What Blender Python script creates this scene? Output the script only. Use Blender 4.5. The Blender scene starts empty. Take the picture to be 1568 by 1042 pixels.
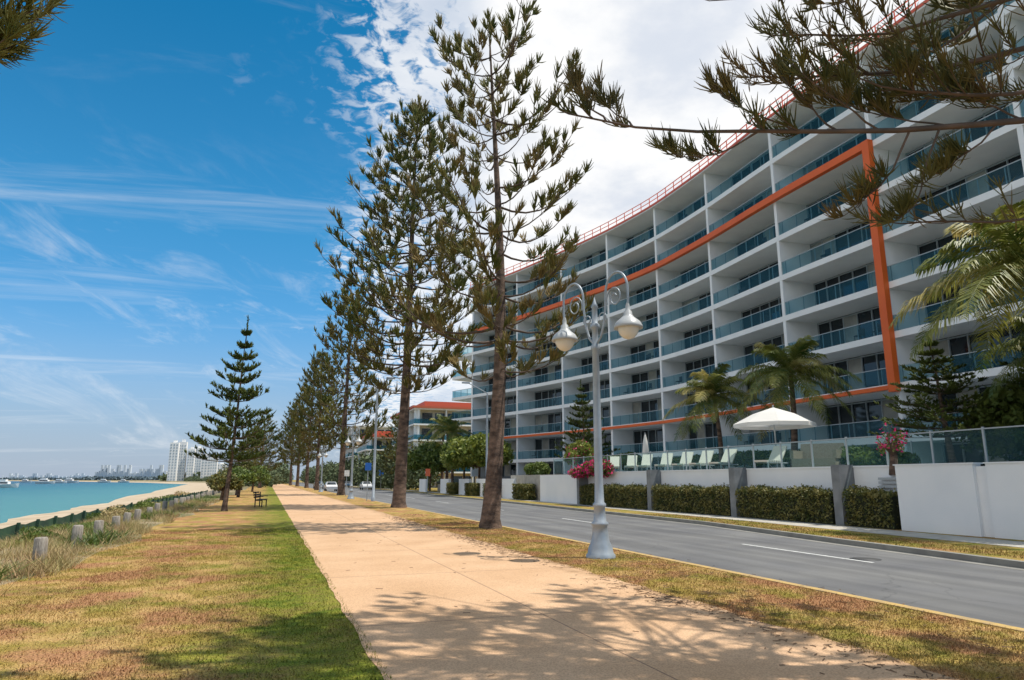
import bpy, math, numpy as np
from mathutils import Vector
rs=np.random.RandomState
R0=rs(7)
scene=bpy.context.scene
scene.view_settings.view_transform='Standard'
scene.view_settings.look='None'
scene.view_settings.exposure=0

# ---------------------------------------------------------------- materials
def nodes(m):
    m.use_nodes=True
    nt=m.node_tree
    return nt,nt.nodes,nt.links
def c4(c): return (c[0],c[1],c[2],1)
def mat(name,c1,c2=None,scale=4.0,rough=.8,bump=0,bscale=30,metal=0,c3=None,s3=.6,trans=0,detail=3,spec=.5,stretch=None):
    m=bpy.data.materials.new(name); nt,N,L=nodes(m)
    b=N['Principled BSDF']; b.inputs['Roughness'].default_value=rough; b.inputs['Metallic'].default_value=metal
    b.inputs['Specular IOR Level'].default_value=spec
    b.inputs['Base Color'].default_value=c4(c1)
    tc=N.new('ShaderNodeTexCoord'); src=tc.outputs['Object']
    if stretch:
        mp=N.new('ShaderNodeMapping'); mp.inputs['Scale'].default_value=stretch; L.new(src,mp.inputs[0]); src=mp.outputs[0]
    col=None
    if c2 is not None:
        n=N.new('ShaderNodeTexNoise'); n.inputs['Scale'].default_value=scale; n.inputs['Detail'].default_value=detail
        L.new(src,n.inputs['Vector'])
        r=N.new('ShaderNodeValToRGB'); r.color_ramp.elements[0].position=.36; r.color_ramp.elements[1].position=.64
        r.color_ramp.elements[0].color=c4(c1); r.color_ramp.elements[1].color=c4(c2)
        L.new(n.outputs['Fac'],r.inputs[0]); col=r.outputs[0]
        if c3 is not None:
            n2=N.new('ShaderNodeTexNoise'); n2.inputs['Scale'].default_value=s3; n2.inputs['Detail'].default_value=2
            L.new(src,n2.inputs['Vector'])
            mr=N.new('ShaderNodeMapRange'); mr.inputs[1].default_value=.45; mr.inputs[2].default_value=.62
            L.new(n2.outputs['Fac'],mr.inputs[0])
            mx=N.new('ShaderNodeMixRGB'); mx.inputs[2].default_value=c4(c3); L.new(mr.outputs[0],mx.inputs[0]); L.new(col,mx.inputs[1]); col=mx.outputs[0]
        L.new(col,b.inputs['Base Color'])
    if bump:
        nb=N.new('ShaderNodeTexNoise'); nb.inputs['Scale'].default_value=bscale; nb.inputs['Detail'].default_value=4
        L.new(src,nb.inputs['Vector'])
        bp=N.new('ShaderNodeBump'); bp.inputs['Strength'].default_value=bump; bp.inputs['Distance'].default_value=.05
        L.new(nb.outputs['Fac'],bp.inputs['Height']); L.new(bp.outputs[0],b.inputs['Normal'])
    if trans:
        t=N.new('ShaderNodeBsdfTranslucent'); t.inputs[0].default_value=c4([min(1,x*1.6) for x in (c2 or c1)])
        if col is not None: L.new(col,t.inputs[0])
        ms=N.new('ShaderNodeMixShader'); ms.inputs[0].default_value=trans
        L.new(b.outputs[0],ms.inputs[1]); L.new(t.outputs[0],ms.inputs[2]); L.new(ms.outputs[0],N['Material Output'].inputs[0])
    return m
def glassmat(name,tint,refl,fac,rough=.05):
    m=bpy.data.materials.new(name); nt,N,L=nodes(m)
    b=N['Principled BSDF']; b.inputs['Base Color'].default_value=c4(refl); b.inputs['Roughness'].default_value=rough
    t=N.new('ShaderNodeBsdfTransparent'); t.inputs[0].default_value=c4(tint)
    ms=N.new('ShaderNodeMixShader'); ms.inputs[0].default_value=fac
    L.new(t.outputs[0],ms.inputs[1]); L.new(b.outputs[0],ms.inputs[2]); L.new(ms.outputs[0],N['Material Output'].inputs[0])
    return m

def lawnmat():
    m=bpy.data.materials.new('lawn'); nt,N,L=nodes(m); b=N['Principled BSDF']; b.inputs['Roughness'].default_value=.9
    b.inputs['Specular IOR Level'].default_value=.15
    tc=N.new('ShaderNodeTexCoord'); o=tc.outputs['Object']
    def noise(s,d=3):
        n=N.new('ShaderNodeTexNoise'); n.inputs['Scale'].default_value=s; n.inputs['Detail'].default_value=d; L.new(o,n.inputs['Vector']); return n.outputs['Fac']
    def mr(v,a,c,lo=0,hi=1):
        n=N.new('ShaderNodeMapRange'); n.interpolation_type='SMOOTHSTEP'
        for i,x in enumerate((a,c,lo,hi)): n.inputs[i+1].default_value=x
        L.new(v,n.inputs[0]); return n.outputs[0]
    def mix(f,a,c):
        n=N.new('ShaderNodeMixRGB')
        for i,x in ((0,f),(1,a),(2,c)):
            if isinstance(x,tuple): n.inputs[i].default_value=c4(x)
            elif isinstance(x,float): n.inputs[i].default_value=x
            else: L.new(x,n.inputs[i])
        return n.outputs[0]
    def mth(op,a,c=None):
        n=N.new('ShaderNodeMath'); n.operation=op
        for i,x in ((0,a),(1,c)):
            if x is None: continue
            if isinstance(x,(int,float)): n.inputs[i].default_value=x
            else: L.new(x,n.inputs[i])
        return n.outputs[0]
    sx=N.new('ShaderNodeSeparateXYZ'); L.new(o,sx.inputs[0])
    straw=mix(mr(noise(1.6,5),.38,.62),(.54,.36,.15),(.34,.25,.065))
    straw=mix(mr(noise(.7,5),.46,.58),straw,(.42,.225,.115))
    green=mix(mr(noise(3.5),.3,.7),(.105,.155,.015),(.25,.26,.035))
    a=mr(sx.outputs[0],-1.3,.8)            # green near the path's left side
    bb=mr(sx.outputs[0],1.2,6.0,1,0)
    strip=mth('MULTIPLY',a,bb)
    f=mth('ADD',mth('MULTIPLY',strip,.85),mth('MULTIPLY',mr(noise(.9,5),.47,.67),.55))
    f=mth('ADD',f,mth('MULTIPLY',mth('SUBTRACT',noise(7.),.5),1.1))
    f=mth('ADD',f,mth('MULTIPLY',mr(sx.outputs[0],14,17),.35))
    cl=N.new('ShaderNodeClamp'); L.new(f,cl.inputs[0])
    c=mix(cl.outputs[0],straw,green)
    c2=mix(mr(noise(45.,2),.35,.65),(.5,.46,.42),(1.22,1.18,1.1))
    mm=N.new('ShaderNodeMixRGB'); mm.blend_type='MULTIPLY'; mm.inputs[0].default_value=1; L.new(c,mm.inputs[1]); L.new(c2,mm.inputs[2])
    L.new(mm.outputs[0],b.inputs['Base Color'])
    bp=N.new('ShaderNodeBump'); bp.inputs['Strength'].default_value=.6; bp.inputs['Distance'].default_value=.04; L.new(noise(60.,2),bp.inputs['Height']); L.new(bp.outputs[0],b.inputs['Normal'])
    return m
def pathmat():
    m=bpy.data.materials.new('coloured_concrete'); nt,N,L=nodes(m); b=N['Principled BSDF']; b.inputs['Roughness'].default_value=.85
    b.inputs['Specular IOR Level'].default_value=.25
    tc=N.new('ShaderNodeTexCoord'); o=tc.outputs['Object']
    sx=N.new('ShaderNodeSeparateXYZ'); L.new(o,sx.inputs[0])
    n=N.new('ShaderNodeTexNoise'); n.inputs['Scale'].default_value=.7; n.inputs['Detail'].default_value=8; L.new(o,n.inputs['Vector'])
    r=N.new('ShaderNodeValToRGB'); r.color_ramp.elements[0].position=.3; r.color_ramp.elements[1].position=.7
    r.color_ramp.elements[0].color=(.53,.33,.185,1); r.color_ramp.elements[1].color=(.64,.42,.255,1); L.new(n.outputs['Fac'],r.inputs[0])
    n2=N.new('ShaderNodeTexNoise'); n2.inputs['Scale'].default_value=60; n2.inputs['Detail'].default_value=4; L.new(o,n2.inputs['Vector'])
    r2=N.new('ShaderNodeValToRGB'); r2.color_ramp.elements[0].position=.35; r2.color_ramp.elements[1].position=.6
    r2.color_ramp.elements[0].color=(.72,.70,.68,1); r2.color_ramp.elements[1].color=(1.05,1.05,1.05,1); L.new(n2.outputs['Fac'],r2.inputs[0])
    mm=N.new('ShaderNodeMixRGB'); mm.blend_type='MULTIPLY'; mm.inputs[0].default_value=1; L.new(r.outputs[0],mm.inputs[1]); L.new(r2.outputs[0],mm.inputs[2])
    # joints
    def M(op,a,c):
        q=N.new('ShaderNodeMath'); q.operation=op
        for i,x in ((0,a),(1,c)):
            if isinstance(x,(int,float)): q.inputs[i].default_value=x
            else: L.new(x,q.inputs[i])
        return q.outputs[0]
    fy=M('FRACT',M('MULTIPLY',sx.outputs[1],1/4.2),0)
    j=M('LESS_THAN',fy,.0055)
    fx=M('LESS_THAN',M('ABSOLUTE',M('SUBTRACT',sx.outputs[0],3.35),0),.010)
    jj=M('MAXIMUM',j,fx)
    mj=N.new('ShaderNodeMixRGB'); mj.inputs[2].default_value=(.16,.10,.07,1); L.new(M('MULTIPLY',jj,.75),mj.inputs[0]); L.new(mm.outputs[0],mj.inputs[1])
    # leaf-litter staining near the verge side
    n3=N.new('ShaderNodeTexNoise'); n3.inputs['Scale'].default_value=2.2; n3.inputs['Detail'].default_value=7; L.new(o,n3.inputs['Vector'])
    ed=N.new('ShaderNodeMapRange'); ed.inputs[1].default_value=4.9; ed.inputs[2].default_value=5.9; L.new(sx.outputs[0],ed.inputs[0])
    st=N.new('ShaderNodeMapRange'); st.inputs[1].default_value=.70; st.inputs[2].default_value=1.1; L.new(M('ADD',n3.outputs['Fac'],M('MULTIPLY',ed.outputs[0],.5)),st.inputs[0])
    ms=N.new('ShaderNodeMixRGB'); ms.inputs[2].default_value=(.22,.13,.06,1); L.new(st.outputs[0],ms.inputs[0]); L.new(mj.outputs[0],ms.inputs[1])
    L.new(ms.outputs[0],b.inputs['Base Color'])
    bp=N.new('ShaderNodeBump'); bp.inputs['Strength'].default_value=.25; bp.inputs['Distance'].default_value=.01; L.new(n2.outputs['Fac'],bp.inputs['Height']); L.new(bp.outputs[0],b.inputs['Normal'])
    return m
def roadmat():
    m=bpy.data.materials.new('asphalt'); nt,N,L=nodes(m); b=N['Principled BSDF']; b.inputs['Roughness'].default_value=.85
    b.inputs['Specular IOR Level'].default_value=.3
    tc=N.new('ShaderNodeTexCoord'); o=tc.outputs['Object']
    def noise(s,d,st=None):
        v=o
        if st: mp=N.new('ShaderNodeMapping'); mp.inputs['Scale'].default_value=st; L.new(o,mp.inputs[0]); v=mp.outputs[0]
        n=N.new('ShaderNodeTexNoise'); n.inputs['Scale'].default_value=s; n.inputs['Detail'].default_value=d; L.new(v,n.inputs['Vector']); return n.outputs['Fac']
    def ramp(f,p0,c0,p1,c1):
        r=N.new('ShaderNodeValToRGB'); r.color_ramp.elements[0].position=p0; r.color_ramp.elements[1].position=p1; r.color_ramp.elements[0].color=c4(c0); r.color_ramp.elements[1].color=c4(c1); L.new(f,r.inputs[0]); return r.outputs[0]
    def mul(a,c):
        q=N.new('ShaderNodeMixRGB'); q.blend_type='MULTIPLY'; q.inputs[0].default_value=1; L.new(a,q.inputs[1]); L.new(c,q.inputs[2]); return q.outputs[0]
    base=ramp(noise(.5,6),.35,(.125,.125,.13),.65,(.165,.163,.160))
    wear=ramp(noise(1.,5,(1.6,.07,1)),.38,(.80,.80,.80),.62,(1.12,1.12,1.11))     # wheel tracks along the road
    grain=ramp(noise(140,2),.3,(.72,.72,.72),.7,(1.25,1.25,1.25))
    cr=N.new('ShaderNodeTexVoronoi'); cr.feature='DISTANCE_TO_EDGE'; cr.inputs['Scale'].default_value=.33
    ad=N.new('ShaderNodeMixRGB'); ad.blend_type='ADD'; ad.inputs[0].default_value=.5; nv=N.new('ShaderNodeTexNoise'); nv.inputs['Scale'].default_value=1.3; nv.inputs['Detail'].default_value=5; L.new(o,nv.inputs['Vector']); L.new(o,ad.inputs[1]); L.new(nv.outputs['Color'],ad.inputs[2]); L.new(ad.outputs[0],cr.inputs['Vector'])
    crk=ramp(cr.outputs['Distance'],.001,(.75,.75,.75),.005,(1,1,1))
    L.new(mul(mul(mul(base,wear),grain),crk),b.inputs['Base Color'])
    return m
def watermat():
    m=bpy.data.materials.new('sea_water'); nt,N,L=nodes(m); b=N['Principled BSDF']; b.inputs['Roughness'].default_value=.25
    b.inputs['Specular IOR Level'].default_value=.25
    tc=N.new('ShaderNodeTexCoord'); o=tc.outputs['Object']
    sx=N.new('ShaderNodeSeparateXYZ'); L.new(o,sx.inputs[0])
    n=N.new('ShaderNodeTexNoise'); n.inputs['Scale'].default_value=.012; n.inputs['Detail'].default_value=5; L.new(o,n.inputs['Vector'])
    a=N.new('ShaderNodeMath'); a.operation='MULTIPLY_ADD'; a.inputs[1].default_value=-60; L.new(n.outputs['Fac'],a.inputs[0]); L.new(sx.outputs[0],a.inputs[2])
    mr=N.new('ShaderNodeMapRange'); mr.inputs[1].default_value=-50; mr.inputs[2].default_value=-260; L.new(a.outputs[0],mr.inputs[0])
    r=N.new('ShaderNodeValToRGB'); r.color_ramp.elements[0].color=(.06,.20,.175,1); r.color_ramp.elements[1].color=(.005,.05,.08,1)
    e=r.color_ramp.elements.new(.35); e.color=(.010,.11,.12,1); L.new(mr.outputs[0],r.inputs[0]); L.new(r.outputs[0],b.inputs['Base Color'])
    n2=N.new('ShaderNodeTexNoise'); n2.inputs['Scale'].default_value=.9; n2.inputs['Detail'].default_value=6; L.new(o,n2.inputs['Vector'])
    bp=N.new('ShaderNodeBump'); bp.inputs['Strength'].default_value=.9; bp.inputs['Distance'].default_value=.6; L.new(n2.outputs['Fac'],bp.inputs['Height']); L.new(bp.outputs[0],b.inputs['Normal'])
    return m

LAWN=lawnmat(); PATH=pathmat(); WATER=watermat(); ASPH=roadmat()
SAND=mat('sand',(.36,.27,.175),(.48,.385,.27),.4,.95,.2,8,detail=6)
SCRUBG=mat('dune_soil',(.20,.15,.075),(.10,.12,.035),1.2,.95,.5,12,c3=(.32,.24,.14),s3=.5,detail=6)
CONC=mat('concrete',(.36,.33,.28),(.46,.43,.37),2,.85,.2,50)
GUT=mat('gutter_concrete',(.20,.19,.17),(.26,.25,.22),2,.85,.2,50)
KERBY=mat('yellow_kerb',(.50,.33,.10),(.36,.25,.12),5,.8)
LINE=mat('road_paint',(.50,.50,.48),(.75,.75,.72),8,.6)
WHITE=mat('white_render',(.86,.86,.85),(.81,.81,.81),.8,.7)
WALLW=mat('boundary_wall_white',(.82,.83,.84),(.76,.78,.80),.6,.8,.1,30)
ORANGE=mat('orange_metal',(.80,.14,.015),(.74,.12,.015),.5,.5)
REDRAIL=mat('red_rail',(.70,.12,.06),None,rough=.5)
BGLASS=glassmat('balustrade_glass',(.56,.78,.84),(.03,.14,.19),.25)
FGLASS=glassmat('fence_glass',(.86,.95,.95),(.08,.20,.24),.10)
WINDOW=mat('window_glass',(.008,.013,.018),(.016,.026,.032),.25,.05,spec=.6)
CURT=mat('curtain',(.42,.40,.36),(.30,.29,.27),1,.9)
FRAME=mat('window_frame',(.38,.41,.43),None,rough=.4)
DARK=mat('dark_furniture',(.03,.028,.028),None,rough=.6)
BARK=mat('bark',(.060,.038,.027),(.20,.13,.092),2.2,.95,1.0,16,stretch=(1,1,2.4),detail=6)
TWIG=mat('twig',(.13,.085,.06),(.07,.05,.038),3,.9)
NEED=mat('pine_foliage',(.08,.105,.020),(.21,.205,.05),1.1,.7,c3=(.25,.20,.065),s3=.45,trans=.3,spec=.25)
NEEDNEAR=mat('pine_foliage_olive',(.11,.125,.024),(.26,.235,.065),2.,.65,c3=(.31,.225,.085),s3=.9,trans=.32,spec=.25)
NEEDOV=mat('pine_foliage_near',(.065,.075,.018),(.17,.155,.045),3.,.6,c3=(.21,.14,.05),s3=1.2,trans=.25,spec=.25)
NEEDD=mat('pine_foliage_dark',(.045,.07,.012),(.12,.15,.03),1.5,.7,trans=.2,spec=.25)
LEAFG=mat('leaf_green',(.05,.09,.015),(.17,.22,.035),1.3,.55,trans=.25)
LEAFY=mat('leaf_yellowgreen',(.10,.15,.02),(.26,.28,.05),1.1,.55,trans=.3)
HEDGE=mat('hedge_leaf',(.06,.08,.015),(.22,.19,.05),3,.6,trans=.2)
PALMG=mat('palm_frond',(.07,.12,.02),(.30,.29,.06),.8,.5,trans=.35)
PALMY=mat('palm_frond_yellow',(.55,.44,.15),(.26,.25,.06),.9,.55,trans=.3)
PINK=mat('bougainvillea_flower',(.55,.015,.12),(.75,.05,.22),5,.6,trans=.3)
DRY=mat('dry_grass',(.50,.38,.20),(.26,.24,.07),1.3,.9,trans=.2,c3=(.38,.25,.13),s3=.8)
LITTER=mat('leaf_litter',(.18,.10,.05),(.09,.055,.03),6,.9)
WOOD=mat('weathered_wood',(.22,.19,.16),(.36,.32,.27),9,.9,.5,30,stretch=(3,3,.6))
GREYM=mat('lamp_paint',(.27,.31,.35),(.35,.39,.43),3,.4,metal=.2)
SHADE=mat('lamp_shade',(.42,.43,.43),None,rough=.35)
GLOBE=mat('lamp_globe',(.70,.66,.58),None,rough=.25)
PILLAR=mat('grey_pillar',(.15,.16,.17),(.22,.23,.24),2,.8)
CANVAS=mat('canvas',(.80,.77,.72),None,rough=.9,trans=.25)
LOUNGE=mat('lounger_fabric',(.66,.60,.50),None,rough=.8)
FENCE=mat('green_fence',(.015,.045,.03),(.03,.08,.045),2,.8)
RED=mat('roof_red',(.50,.11,.05),None,rough=.6)
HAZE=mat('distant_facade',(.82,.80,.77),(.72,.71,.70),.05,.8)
HAZE2=mat('distant_skyline_facade',(.55,.59,.63),(.42,.49,.57),.01,.9)  # distance haze put into the colour as a pale blue-grey
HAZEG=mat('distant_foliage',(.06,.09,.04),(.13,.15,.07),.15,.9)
FARG=mat('far_shore_foliage',(.12,.17,.20),(.16,.21,.23),.01,.9)  # blue of distance haze mixed into the far-shore colour
BLUE=mat('sign_blue',(.02,.12,.45),None,rough=.4)
CARW=mat('car_paint_white',(.7,.7,.7),None,rough=.25)
CARR=mat('car_paint_silver',(.3,.32,.34),None,rough=.25,metal=.5)
TYRE=mat('tyre',(.02,.02,.02),None,rough=.8)
TAN=mat('tan_render',(.50,.42,.32),(.42,.36,.28),1,.8)

# ---------------------------------------------------------------- mesh builder
class MB:
    def __init__(s): s.V=[];s.F=[];s.M=[];s.n=0;s.S=[]
    def add(s,V,F,m=0,smooth=False):
        V=np.asarray(V,float).reshape(-1,3); F=np.asarray(F,int)
        s.V.append(V); s.F.append(F+s.n); s.M.append(m); s.S.append(smooth); s.n+=len(V)
    def box(s,x0,x1,y0,y1,z0,z1,m=0):
        V=[(x,y,z) for z in (z0,z1) for y in (y0,y1) for x in (x0,x1)]
        s.add(V,[(0,2,3,1),(4,5,7,6),(0,1,5,4),(2,6,7,3),(0,4,6,2),(1,3,7,5)],m)
    def obox(s,c,ax,ay,az,m=0):   # half axes vectors
        c=np.array(c,float);ax=np.array(ax,float);ay=np.array(ay,float);az=np.array(az,float)
        V=[c+i*ax+j*ay+k*az for k in(-1,1) for j in(-1,1) for i in(-1,1)]
        s.add(V,[(0,2,3,1),(4,5,7,6),(0,1,5,4),(2,6,7,3),(0,4,6,2),(1,3,7,5)],m)
    def tubes(s,P,R,sides=3,m=0,smooth=True):
        P=np.asarray(P,float); R=np.asarray(R,float); N,K,_=P.shape
        T=np.gradient(P,axis=1); T/=np.linalg.norm(T,axis=2,keepdims=True)+1e-9
        ref=np.array([.31,.47,.83]); 
        if N==1: 
            t0=T[0].mean(0); ref=np.array([1,0,0.]) if abs(t0[0])<.6 else np.array([0,1.,0])
        A=np.cross(T,ref); A/=np.linalg.norm(A,axis=2,keepdims=True)+1e-9
        B=np.cross(T,A)
        an=np.arange(sides)*2*math.pi/sides
        ring=P[:,:,None,:]+R[:,:,None,None]*(A[:,:,None,:]*np.cos(an)[None,None,:,None]+B[:,:,None,:]*np.sin(an)[None,None,:,None])
        idx=np.arange(N*K*sides).reshape(N,K,sides)
        a=idx[:,:-1,:]; b=np.roll(idx,-1,axis=2)[:,:-1,:]; c=np.roll(idx,-1,axis=2)[:,1:,:]; d=idx[:,1:,:]
        F=np.stack([a,b,c,d],-1).reshape(-1,4)
        s.add(ring.reshape(-1,3),F,m,smooth)
    def tube(s,pts,r,sides=8,m=0):
        pts=np.array(pts,float); r=np.full(len(pts),r) if np.isscalar(r) else np.array(r,float)
        s.tubes(pts[None],r[None],sides,m)
    def lathe(s,c,prof,sides=16,m=0,smooth=True):
        prof=np.array(prof,float); an=np.arange(sides)*2*math.pi/sides
        V=np.stack([c[0]+prof[:,0,None]*np.cos(an),c[1]+prof[:,0,None]*np.sin(an),c[2]+np.repeat(prof[:,1,None],sides,1)],-1)
        K=len(prof); idx=np.arange(K*sides).reshape(K,sides)
        a=idx[:-1];b=np.roll(idx,-1,1)[:-1];cc=np.roll(idx,-1,1)[1:];d=idx[1:]
        s.add(V.reshape(-1,3),np.stack([a,b,cc,d],-1).reshape(-1,4),m,smooth)
    def leaves(s,C,size,m=0,rng=R0,asp=.55):
        C=np.asarray(C,float); n=len(C)
        u=rng.normal(size=(n,3)); u/=np.linalg.norm(u,axis=1,keepdims=True)
        w=rng.normal(size=(n,3)); v=np.cross(u,w); v/=np.linalg.norm(v,axis=1,keepdims=True)
        sz=size*rng.uniform(.6,1.3,(n,1)); u=u*sz; v=v*sz*asp
        V=np.stack([C-u,C-v,C+u,C+v],1)
        s.add(V.reshape(-1,3),np.arange(4*n).reshape(n,4),m)
    def obj(s,name,mats,parent=None,loc=None):
        me=bpy.data.meshes.new(name)
        V=np.concatenate(s.V); me.vertices.add(len(V)); me.vertices.foreach_set('co',V.astype(np.float32).ravel())
        li=np.concatenate([f.ravel() for f in s.F]); sz=np.concatenate([np.full(len(f),f.shape[1]) for f in s.F])
        mi=np.concatenate([np.full(len(f),m) for f,m in zip(s.F,s.M)]); sm=np.concatenate([np.full(len(f),q) for f,q in zip(s.F,s.S)])
        me.loops.add(len(li)); me.loops.foreach_set('vertex_index',li.astype(np.int32))
        me.polygons.add(len(sz)); st=np.concatenate([[0],np.cumsum(sz)[:-1]])
        me.polygons.foreach_set('loop_start',st.astype(np.int32)); me.polygons.foreach_set('loop_total',sz.astype(np.int32))
        me.polygons.foreach_set('material_index',mi.astype(np.int32)); me.polygons.foreach_set('use_smooth',sm.astype(bool))
        for m in mats: me.materials.append(m)
        me.update(calc_edges=True); me.validate()
        o=bpy.data.objects.new(name,me); scene.collection.objects.link(o)
        if parent: o.parent=parent
        if loc: o.location=loc
        return o
def empty(name,loc=(0,0,0)):
    e=bpy.data.objects.new(name,None); e.location=loc; scene.collection.objects.link(e); e.empty_display_size=.2; return e
def inst(src,name,loc,rot=0,sc=(1,1,1)):
    o=bpy.data.objects.new(name,src.data); o.location=loc; o.rotation_euler=(0,0,rot); o.scale=sc; scene.collection.objects.link(o); return o

# ---------------------------------------------------------------- ground
def kerbX(y): return np.interp(y,[-80,0,10,15.5,24,50,89,200,400,900],[13.2,14.0,14.6,15.3,16.6,17.6,18.3,18.6,18.6,18.6])
def shoreX(y): return np.interp(y,[-80,33,60,116,300,620,1000,2000,2900,4000,6000],[-14,-17,-20,-25,-38,-60,-150,-500,-1000,-3200,-6000])
def blX(y): return np.interp(y,[-80,60,116,300,620,1000,2000,2900,4000,6000],[-9.5,-9.5,-10.5,-18,-44,-130,-475,-975,-3170,-5970])
def c4X(y): return np.interp(y,[-80,60,300,620,1000,2000,2900,4000,6000],[-6.0,-6.0,-11,-36,-122,-465,-965,-3150,-5900])
Ys=np.concatenate([np.arange(-80,130,3),[150,180,220,260,300,400,500,620,800,1000,1500,2000,2500,2900,3500,4000,5000,6000]]).astype(float)
g=MB()
cols=[]
for y in Ys:
    s=shoreX(y)+.9*math.sin(y*.06)+.6*math.sin(y*.21)+.25*math.sin(y*.7);b=blX(y)+.35*math.sin(y*.5);c=c4X(y);k=kerbX(y); w=.25*math.sin(y*.37)+.2*math.sin(y*.9)
    cols.append([(s-60,y,-6),(s,y,-2.02),(b,y,-.9),(c,y,0+0*w),(max(c+.5,-3.6+w),y,0),(8.0,y,0),(8.03,y,-.12),(k,y,-.12),(k+.03,y,0),(7000,y,0)])
cols=np.array(cols); nr,nc,_=cols.shape
idx=np.arange(nr*nc).reshape(nr,nc)
V=cols.reshape(-1,3)
for j,mi in enumerate([1,1,2,2,0,0,0,0,0]):
    F=np.stack([idx[:-1,j],idx[:-1,j+1],idx[1:,j+1],idx[1:,j]],-1)
    g.V.append(V if j==0 else np.zeros((0,3))); g.F.append(F); g.M.append(mi); g.S.append(False)
g.n=len(V)
g.obj('ground',[LAWN,SAND,SCRUBG])
w=MB(); w.add([(-30000,-3000,-2),(4000,-3000,-2),(4000,40000,-2),(-30000,40000,-2)],[(0,1,2,3)]); w.obj('sea_water',[WATER])
def strip(name,Ya,xl,xr,z,m):
    b=MB(); Ya=np.array(Ya,float); L=np.array([(xl(y),y,z) for y in Ya]); Rr=np.array([(xr(y),y,z) for y in Ya]); n=len(Ya)
    i=np.arange(n-1); b.add(np.concatenate([L,Rr]),np.stack([i,i+n,i+n+1,i+1],-1)); return b.obj(name,[m])
YA=np.concatenate([np.arange(-60,120,.5),[160,220,320,450,600]])
wr=rs(3); jit={float(y):wr.uniform(-.07,.10) for y in YA}
strip('footpath',YA,lambda y:1.02+.3*jit[float(y)],lambda y:5.65+jit[float(y)],.006,PATH)
strip('road',YA,lambda y:8.03,lambda y:kerbX(y),-.114,ASPH)
def kerb(name,xa,xb,m,z=.03):
    b=MB()
    n=len(YA); A=np.array([[(xa(y),y,-.13),(xa(y),y,z),(xb(y),y,z),(xb(y),y,-.13)] for y in YA])
    idx=np.arange(n*4).reshape(n,4)
    F=np.concatenate([np.stack([idx[:-1,j],idx[:-1,(j+1)%4],idx[1:,(j+1)%4],idx[1:,j]],-1) for j in range(4)])
    b.add(A.reshape(-1,3),F); return b.obj(name,[m])
kerb('kerb',lambda y:7.98,lambda y:8.14,KERBY,.012)
kerb('kerb',lambda y:kerbX(y)-.08,lambda y:kerbX(y)+.10,GUT,.02)
strip('gutter',YA,lambda y:kerbX(y)-.38,lambda y:kerbX(y)-.08,-.109,GUT)
strip('pavement',YA,lambda y:kerbX(y)+np.interp(y,[10,25,60],[3.0,1.9,1.9]),lambda y:kerbX(y)+np.interp(y,[10,25,60],[4.6,3.5,3.4]),.008,CONC)
lm=MB()
y=-15.2
while y<300:
    x=float(np.interp(y,[0,12,35,80,300],[12.3,12.5,13.2,13.5,13.5]))
    x2=float(np.interp(y+4.6,[0,12,35,80,300],[12.3,12.5,13.2,13.5,13.5]))
    lm.add([(x-.05,y,-.109),(x+.05,y,-.109),(x2+.05,y+4.6,-.109),(x2-.05,y+4.6,-.109)],[(0,1,2,3)]); y+=13.6
lm.obj('lane_marking',[LINE])
mh=MB(); mh.lathe((12.9,12.6,0),[(0.001,-.107),(.33,-.107),(.33,-.113)],20)
mh.obj('manhole_cover',[mat('iron',(.05,.05,.05),None,rough=.6)])

# grass blades
def blades(name,x0,x1,y0,y1,n,h,wd,m,seed,zf=lambda x,y:0*x,dens=None,lean=.5):
    r=rs(seed); x=r.uniform(x0,x1,n); u=r.uniform(0,1,n); y=y0+(y1-y0)*u**1.5
    if dens is not None:
        k=r.uniform(0,1,n)<dens(x,y); x=x[k];y=y[k]; n=len(x)
    z=zf(x,y); a=r.uniform(0,math.pi*2,n); hh=h*r.uniform(.4,1.3,n); ww=wd*r.uniform(.6,1.3,n)
    lx=r.normal(size=n)*lean*hh; ly=r.normal(size=n)*lean*hh
    V=np.stack([np.stack([x-np.cos(a)*ww,y-np.sin(a)*ww,z],-1),np.stack([x+np.cos(a)*ww,y+np.sin(a)*ww,z],-1),np.stack([x+lx,y+ly,z+hh],-1)],1)
    b=MB(); b.add(V.reshape(-1,3),np.arange(3*n).reshape(n,3)); return b.obj(name,[m])
blades('lawn_grass',-4.4,1.10,4,26,160000,.034,.0045,LAWN,1,dens=lambda x,y:np.clip(.75+.5*np.sin(x*1.7+y*.6)*np.sin(y*1.1-x*.8),.25,1))
blades('verge_grass',5.58,7.95,3,30,80000,.034,.0045,LAWN,2)
blades('verge_grass',15.3,19.5,8,30,30000,.05,.008,LAWN,5,dens=lambda x,y:((x>kerbX(y)+.15)&(x<kerbX(y)+1.9)).astype(float))
def terr(x,y): return np.where(x>-6,0,np.where(x>-9.5,(x+6)/3.5*.9,-.9+(x+9.5)*.14))-.02
def clump(x,y): 
    v=np.sin(x*2.3+y*.7)+np.sin(y*1.9-x)+np.sin(y*.8+x*3.1); return np.clip(.35+.3*v,0.04,1)*np.clip((-3.3-x+.35*np.sin(y*1.3))*1.6,0,1)
blades('dune_grass',-7.9,-3.4,7,60,80000,.28,.012,DRY,3,terr,clump,.6)
blades('dune_scrub',-7.9,-3.9,9,80,46000,.30,.028,LEAFG,4,terr,lambda x,y:np.clip(.9*(np.sin(x*1.1+y*.55)+np.sin(y*.9-x*1.7)-.5),0,1),.9)
blades('beach_grass',-13.5,-8.4,14,150,26000,.32,.04,DRY,6,terr,lambda x,y:np.clip((x+13.5)/4,0,1)*np.clip(.3+.6*(np.sin(x*1.3+y*.31)+np.sin(y*.53-x)-.5),0,1),.8)
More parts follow.
